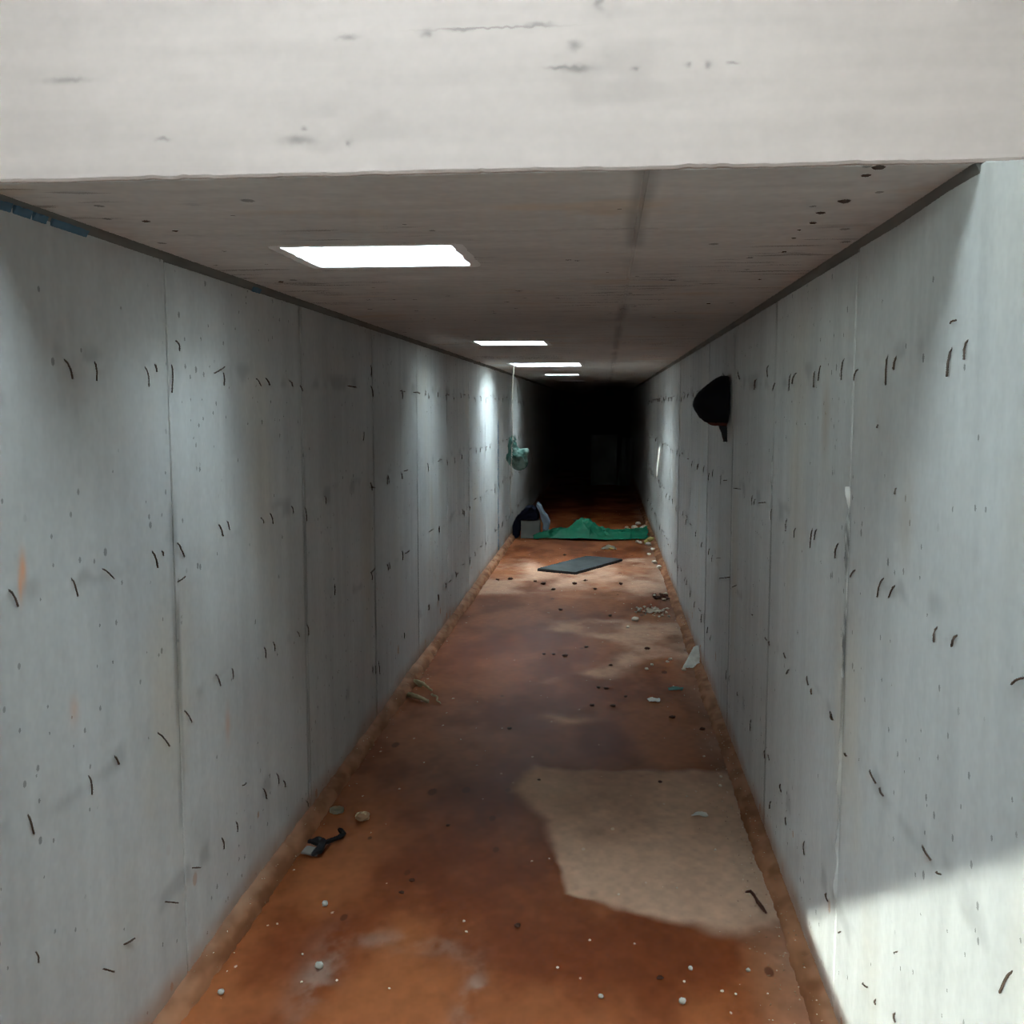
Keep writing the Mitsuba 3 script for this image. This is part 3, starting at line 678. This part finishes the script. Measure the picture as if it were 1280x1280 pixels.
put('helmet__hook', tube([(XR + 0.012, 5.36, 1.80), (XR - 0.01, 5.36, 1.80), (XR - 0.03, 5.36, 1.812), (XR - 0.034, 5.36, 1.822)], 0.003, 5), 'rusty_wire', True)
tag('helmet', 'black rounded helmet with dangling straps hanging on the right wall', 'helmet')
labels['helmet__lining'] = {'label': 'reddish inner lining at the rim'}

# pale sheets far back in the dark
def far_panel(u, v):
    n = meshkit.fbm(np.stack([u * 2, v * 2, u * 0], -1), 3, 2) - 0.5
    return np.stack([-0.30 + 0.55 * u, 21.9 + 0.10 * n + 0.25 * v, 0.004 + 1.04 * v], -1)


put('grey_panel', sheet(far_panel, 12, 14, 0.02), 'dusty_sheet', True)
tag('grey_panel', 'faint grey panel leaning in the dark far end of the passage', 'panel')


def far_film(u, v):
    n = meshkit.fbm(np.stack([u * 5 + v * 3, v * 2, u * 0], -1), 3, 12) - 0.5
    return np.stack([0.30 + 0.26 * u + 0.10 * (v - 0.5), 21.7 + 0.30 * n + 0.15 * v, 0.004 + 1.0 * v], -1)


put('plastic_film', sheet(far_film, 24, 16, 0.003), 'dusty_sheet', True)
tag('plastic_film', 'faint crumpled plastic film beside the grey panel in the dark', 'film')

# dry plant stalks
def stalk(p0, p1, r0, r1, seed, lift=0.012):
    t = np.linspace(0, 1, 14)
    n = meshkit.fbm(np.stack([t * 4, t * 0 + seed, t * 0], -1), 3, seed) - 0.5
    d = np.subtract(p1, p0)
    path = np.stack([p0[0] + d[0] * t - d[1] * 0.16 * n, p0[1] + d[1] * t + d[0] * 0.16 * n, r0 * 0.8 + lift * np.sin(np.pi * t)], 1)
    r = r0 + (r1 - r0) * t
    r[0] *= 0.5
    path[:, 2] = np.maximum(path[:, 2], r * 0.9 - 0.001)
    return tube(path, r, 7)


put('dry_stalk__stem', stalk((-1.150, 5.98), (-0.985, 5.80), 0.016, 0.006, 3), 'stalk_skin', True)
put('dry_stalk__husk', set_on(sheet(lambda u, v: np.stack([-.03 + .10 * u, (v - .5) * .05 * (1 - .6 * u), .012 - .03 * (v - .5) ** 2 + .012 * np.sin(u * 5 + v)], -1), 10, 6, .0015), -1.12, 5.95, -0.7, 0.0), 'stalk_skin', True)
tag('dry_stalk', 'pale dry plant stalk near the left wall, farther of the two', 'stalk')
put('dry_stalk_001__stem', stalk((-1.120, 5.690), (-0.975, 5.565), 0.016, 0.010, 5), 'stalk_skin', True)
put('dry_stalk_001__leaf', stalk((-0.985, 5.735), (-0.900, 5.560), 0.008, 0.003, 8), 'stalk_skin', True)
put('dry_stalk_001__root', stalk((-1.150, 5.715), (-1.112, 5.690), 0.004, 0.006, 9, 0.004), 'stalk_skin', True)
tag('dry_stalk_001', 'pale dry plant stalk near the left wall, nearer one with a frayed end', 'stalk')

# black broken tool
def flat_scrap(pts, z, th, seed, amp=0.006):
    poly = Polygon(pts).buffer(0.002)
    m = trimesh.creation.extrude_polygon(poly, th, engine='earcut')
    m = trimesh.Trimesh(*trimesh.remesh.subdivide_to_size(m.vertices, m.faces, 0.012))
    v = np.array(m.vertices)
    v[:, 2] += amp * 2 * meshkit.fbm(np.c_[v[:, :2] * 30, np.full(len(v), seed)], 3, seed) + z
    return trimesh.Trimesh(v, m.faces, process=False)


put('broken_tool__plate', flat_scrap([(-1.100, 3.655), (-1.075, 3.70), (-1.045, 3.695), (-1.030, 3.64), (-1.028, 3.575), (-1.060, 3.565), (-1.050, 3.63)], 0.001, 0.012, 3, 0.012), 'black_rubber', 40)
put('broken_tool__pad', flat_scrap([(-1.105, 3.585), (-1.100, 3.645), (-1.060, 3.635), (-1.045, 3.575)], 0.002, 0.006, 5, 0.004), 'grey_scrap', 40)
put('broken_tool__arm', tube([(-1.045, 3.66, 0.016), (-1.030, 3.690, 0.014), (-1.010, 3.722, 0.012), (-0.997, 3.745, 0.011), (-0.996, 3.772, 0.011), (-1.010, 3.795, 0.010), (-1.022, 3.808, 0.012)], [.009, .0085, .008, .010, .011, .010, .006], 8), 'black_rubber', True)
tag('broken_tool', 'black broken object with a bent arm lying near the left wall', 'scrap')
labels['broken_tool__pad'] = {'label': 'worn grey patch'}

# clear round lid: a lathed dish
prof = [(0, .004), (.010, .005), (.014, .009), (.017, .005), (.023, .005), (.027, .012), (.029, .012), (.030, .001), (.0, .001)]
put('clear_disc', set_on(trimesh.creation.revolve(np.array(prof), sections=36), -1.085, 4.01, 0, 0.0), 'clear_plastic', 30)
tag('clear_disc', 'clear round plastic disc at the foot of the left wall', 'disc')

m = rock(0.030, 3, 0.62, 3, 0.25)
put('stone', set_on(m, -0.955, 3.925, 0.3), 'stone_tan', True)
tag('stone', 'tan egg-sized stone on the mud near the left wall', 'stone')

PEB = [(-0.829, 2.839, .013, 'round pale grey pebble on the mud, largest of the near pebbles'), (-1.119 + .05, 2.682, .010, 'small pale pebble close to the mud ridge, nearest the camera on the left'),
       (-0.916, 3.217, .012, 'dull grey-green pebble between the broken black object and the pale grey pebble'), (0.002, 2.76, .008, 'grey pebble at the bottom centre of the passage floor'),
       (0.228, 2.752, .011, 'dim grey-brown pebble low on the right half of the floor'), (0.265, 2.929, .008, 'small grey-white pebble on the mud right of centre'), (0.433, 2.935, .007, 'small pale pebble on the mud nearest the right kerb')]
for k, (x, y, r, lab) in enumerate(PEB):
    key = numbered('pebble')
    put(key, set_on(rock(r, 11 + k, 0.75, 2, 0.22), x, y, k), 'stone_grey', True)
    tag(key, lab, 'pebble', 'pebbles on the near floor')

# torn scraps
def scrap(name, pts, x, y, rz, mat, label, cat, amp=0.008, z=0.0, tilt=None):
    m = flat_scrap(pts, 0, 0.0015, 7, amp)
    if tilt is not None:
        m.apply_transform(trimesh.transformations.rotation_matrix(tilt, [1, 0, 0]))
    put(name, set_on(m, x, y, rz, 0.0), mat, 40)
    tag(name, label, cat)


scrap('scrap', [(-.032, 0), (-.012, .018), (.012, .026), (.028, .016), (.03, -.012), (.012, -.026), (-.012, -.016)], 0.397, 4.10, 0.1, 'white_scrap', 'white pointed scrap lying on the dry floor patch', 'scrap', 0.012)
scrap('torn_paper', [(-.035, .03), (-.01, .045), (.012, .02), (.036, .035), (.034, -.02), (.01, -.04), (-.02, -.035)], 0.285, 5.74, 0.0, 'white_scrap', 'small torn white paper on the dark wet mud', 'paper', 0.014)
scrap('torn_paper_001', [(-.055, -.07), (.045, -.07), (.055, .02), (.05, .10), (.02, .085), (-.01, .02), (-.035, -.03)], 0.560, 6.56, 0.0, 'white_scrap', 'white torn paper leaning on the mud kerb at the right wall', 'paper', 0.010, tilt=0.75)
scrap('scrap_001', [(-.045, -.03), (.03, -.035), (.05, .01), (.0, .035), (-.04, .02)], 0.425, 6.0, 0.2, 'green_scrap', 'dark green scrap on the mud by the right wall', 'scrap', 0.006)

put('twig', tube([(0.490, 3.425, .008), (0.506, 3.420, .014), (0.516, 3.39, .012), (0.521, 3.355, .009), (0.531, 3.315, .008), (0.538, 3.285, .006)], [.003, .0055, .005, .0065, .006, .003], 7), 'clod_dark', True)
tag('twig', 'short dark bent twig on the gritty floor by the right kerb', 'twig')

# crumbs of plaster: single ones, and the pile that nobody could count
LOOSE = [(0.531, 10.923, .030), (0.565, 10.546, .034), (0.541, 9.052, .022), (0.441, 9.004, .016), (0.513, 8.785, .020), (0.244, 7.93, .030), (0.183, 7.662, .016), (0.272, 6.434, .013), (0.312, 6.54, .013), (0.438, 6.699, .015),
         (0.414, 6.632, .012), (0.505, 6.437, .016), (0.59, 3.787, .014), (0.059, 3.384, .004), (0.26, 3.449, .004), (0.424, 3.769, .006), (0.514, 4.434, .009), (-0.034, 3.068, .005), (0.104, 3.061, .004), (-0.126, 2.902, .005),
         (-0.859, 2.759, .0045), (-0.76, 2.777, .0045), (-1.035, 3.082, .004), (-0.44, 3.152, .0055), (-0.423, 3.087, .005), (0.241, 2.86, .005), (-0.901, 2.909, .004), (0.345, 2.819, .006), (0.382, 2.81, .0045), (0.48, 4.816, .006),
         (-0.60, 2.75, .004), (0.53, 4.55, .007), (0.36, 4.30, .005), (0.43, 12.45, .03), (0.52, 12.32, .035), (0.40, 12.58, .026), (0.56, 11.9, .03), (0.50, 11.5, .025), (0.54, 14.1, .04), (0.47, 14.5, .04), (0.30, 14.0, .035), (0.52, 13.85, .05), (0.40, 13.92, .05), (0.33, 13.8, .03)]
for k, (x, y, r) in enumerate(LOOSE):
    key = numbered('plaster_crumb')
    put(key, set_on(rock(r, 60 + k, 0.6, 1, 0.3), x, y, k * 1.3), 'crumb_white', 60)
    if k < 2:
        tag(key, ['pale plaster lump by the right wall, smaller one of two beyond the dark board', 'pale plaster lump by the right wall, larger one of two beside the dark board'][k], 'crumb', 'plaster lumps by the dark board')
    elif y > 13.7:
        tag(key, 'pale plaster crumb in the dim light behind the green sheet', 'crumb', 'plaster crumbs behind the green sheet')
    elif y > 11.2:
        tag(key, 'pale plaster crumb by the right wall in front of the green sheet', 'crumb', 'plaster crumbs before the green sheet')
    elif y > 7.5:
        tag(key, 'pale plaster crumb lying apart from the rubble heap at the right wall', 'crumb', 'plaster crumbs around the rubble heap')
    elif y > 6:
        tag(key, 'pale plaster crumb on the mud beside the torn paper at the right wall', 'crumb', 'plaster crumbs beside the torn paper')
    elif 3.3 < y < 4.65 and x > -0.2:
        tag(key, 'tiny pale crumb lying on the dry floor patch', 'crumb', 'tiny crumbs on the dry patch')
    elif x < -0.3:
        tag(key, 'tiny pale crumb on the red mud near the left wall', 'crumb', 'tiny crumbs on the near mud at the left')
    else:
        tag(key, 'tiny pale crumb on the red mud around the dry patch', 'crumb', 'tiny crumbs on the mud around the dry patch')


def heap(cx, cy, sx, sy, count, r, seed, z=0.0):
    g = np.random.default_rng(seed)
    out = []
    for k in range(count):
        x, y = cx + sx * g.normal(), cy + sy * g.normal()
        out.append(set_on(rock(r * g.uniform(0.4, 1.3), int(g.integers(500)), 0.6, 1, 0.3), float(np.clip(x, XL + 0.05, XR - 0.02)), y, g.uniform(0, 6), 0.002, z))
    return trimesh.util.concatenate(out)


put('plaster_rubble', heap(0.40, 8.33, 0.055, 0.085, 90, 0.012, 3), 'crumb_white', 60)
tag('plaster_rubble', 'small heap of pale plaster rubble by the right wall', 'rubble', kind='stuff')
put('dark_rubble', heap(0.52, 8.92, 0.045, 0.09, 50, 0.013, 9), 'clod_dark', 60)
tag('dark_rubble', 'dark gritty dirt scattered behind the pale rubble', 'rubble', kind='stuff')
g = np.random.default_rng(5)
grit = []
for k in range(420):
    y = g.uniform(2.65, 5.2) if k < 330 else g.uniform(5.2, 8.1)
    x = XR - 0.02 - abs(g.normal()) * 0.075
    if 6.3 < y < 6.8:
        continue
    hz = 0.030 if x > XR - 0.05 else 0.0
    grit.append(set_on(rock(g.uniform(.001, .0034), int(g.integers(500)), 0.7, 0, 0.2), x, y, g.uniform(0, 6), 0.001, hz))
put('plaster_grit', trimesh.util.concatenate(grit), 'grit_pale')
tag('plaster_grit', 'fine pale grit strewn along the foot of the right wall', 'grit', kind='stuff')
grit = []
for k in range(160):
    y = g.uniform(2.6, 7.0)
    x = XL + 0.015 + abs(g.normal()) * 0.04
    grit.append(set_on(rock(g.uniform(.001, .0032), int(g.integers(500)), 0.7, 0, 0.2), x, y, g.uniform(0, 6), 0.001, 0.042 if x < XL + 0.04 else 0.01))
put('mud_grit', trimesh.util.concatenate(grit), 'grit_pale')
tag('mud_grit', 'fine pale grit on the mud ridge of the left wall', 'grit', kind='stuff')

# dark clods of mud
CLODS = [(-0.65, 9.656), (-0.567, 9.53), (-0.276, 9.556), (-0.175, 9.744), (0.157, 9.595), (-0.455, 9.242), (-0.079, 9.276), (-0.897, 9.771), (-1.015, 9.714), (-0.439, 11.429), (-0.117, 7.011), (0.046, 6.516), (-0.396, 6.777),
         (-0.332, 6.783), (-0.255, 6.745), (0.129, 5.805), (-0.027, 5.978), (0.02, 5.964), (-0.06, 5.613), (0.055, 5.608), (-0.478, 5.159), (0.369, 5.428), (0.511, 5.234), (0.255, 4.459), (-0.279, 4.44), (-0.607, 3.906),
         (-0.661, 3.421), (-0.679, 3.329), (0.173, 2.873), (-0.265, 3.137), (-0.30, 14.6), (-0.22, 14.3), (-0.41, 14.9), (0.05, 8.1), (-0.35, 8.3), (0.3, 7.0)]
for k, (x, y) in enumerate(CLODS):
    r = (0.010 if y < 4.6 else 0.016 if y < 8 else 0.022 if y < 12 else 0.04) * (0.75 + 0.5 * g.random())
    key = numbered('mud_clod')
    put(key, set_on(rock(r, 200 + k, 0.42, 1, 0.35), x, y, k * 0.9, r * 0.12), 'clod_dark', 60)
    if y > 14:
        tag(key, 'dark clod of mud in the dim light behind the green sheet', 'clod', 'mud clods behind the green sheet')
    elif y > 11:
        tag(key, 'dark clod of mud on the floor just left of the dark board', 'clod')
    elif y > 9.1:
        tag(key, 'small dark clod of mud on the pale floor in front of the dark board', 'clod', 'mud clods before the dark board')
    elif y > 5:
        tag(key, 'small dark clod of mud on the wet floor of the middle stretch', 'clod', 'mud clods on the wet middle stretch')
    else:
        tag(key, 'small dark clod of mud on the near red floor', 'clod', 'mud clods on the near floor')

# clear wrapper and yellow scraps
def wrap(u, v):
    n = meshkit.fbm(np.stack([u * 5, v * 5, u * 0], -1), 3, 22) - 0.5
    return np.stack([-0.03 + 0.17 * u + 0.03 * n, 11.92 + 0.12 * v + 0.04 * n, 0.006 + 0.05 * np.sin(np.pi * u) * np.sin(np.pi * v) * (0.8 + 0.9 * n)], -1)


put('plastic_wrapper__film', sheet(wrap, 20, 16, 0.002), 'clear_plastic', True)
put('plastic_wrapper__print', set_on(rock(0.028, 31, 0.5, 2, 0.3), 0.075, 11.915, 0.4), 'yellow_scrap', True)
tag('plastic_wrapper', 'crumpled clear wrapper with a yellow part in front of the green sheet', 'wrapper')
for k, (x, y, r) in enumerate([(0.56, 12.63, .042), (0.50, 12.50, .026)]):
    key = numbered('yellow_wrapper')
    put(key, set_on(rock(r, 80 + k, 0.8, 3, 0.5), x, y, k), 'yellow_scrap', 50)
    tag(key, ['larger yellow crumpled wrapper against the right end of the green sheet', 'smaller yellow crumpled wrapper just in front of the larger one'][k], 'wrapper', 'yellow wrappers by the right wall')
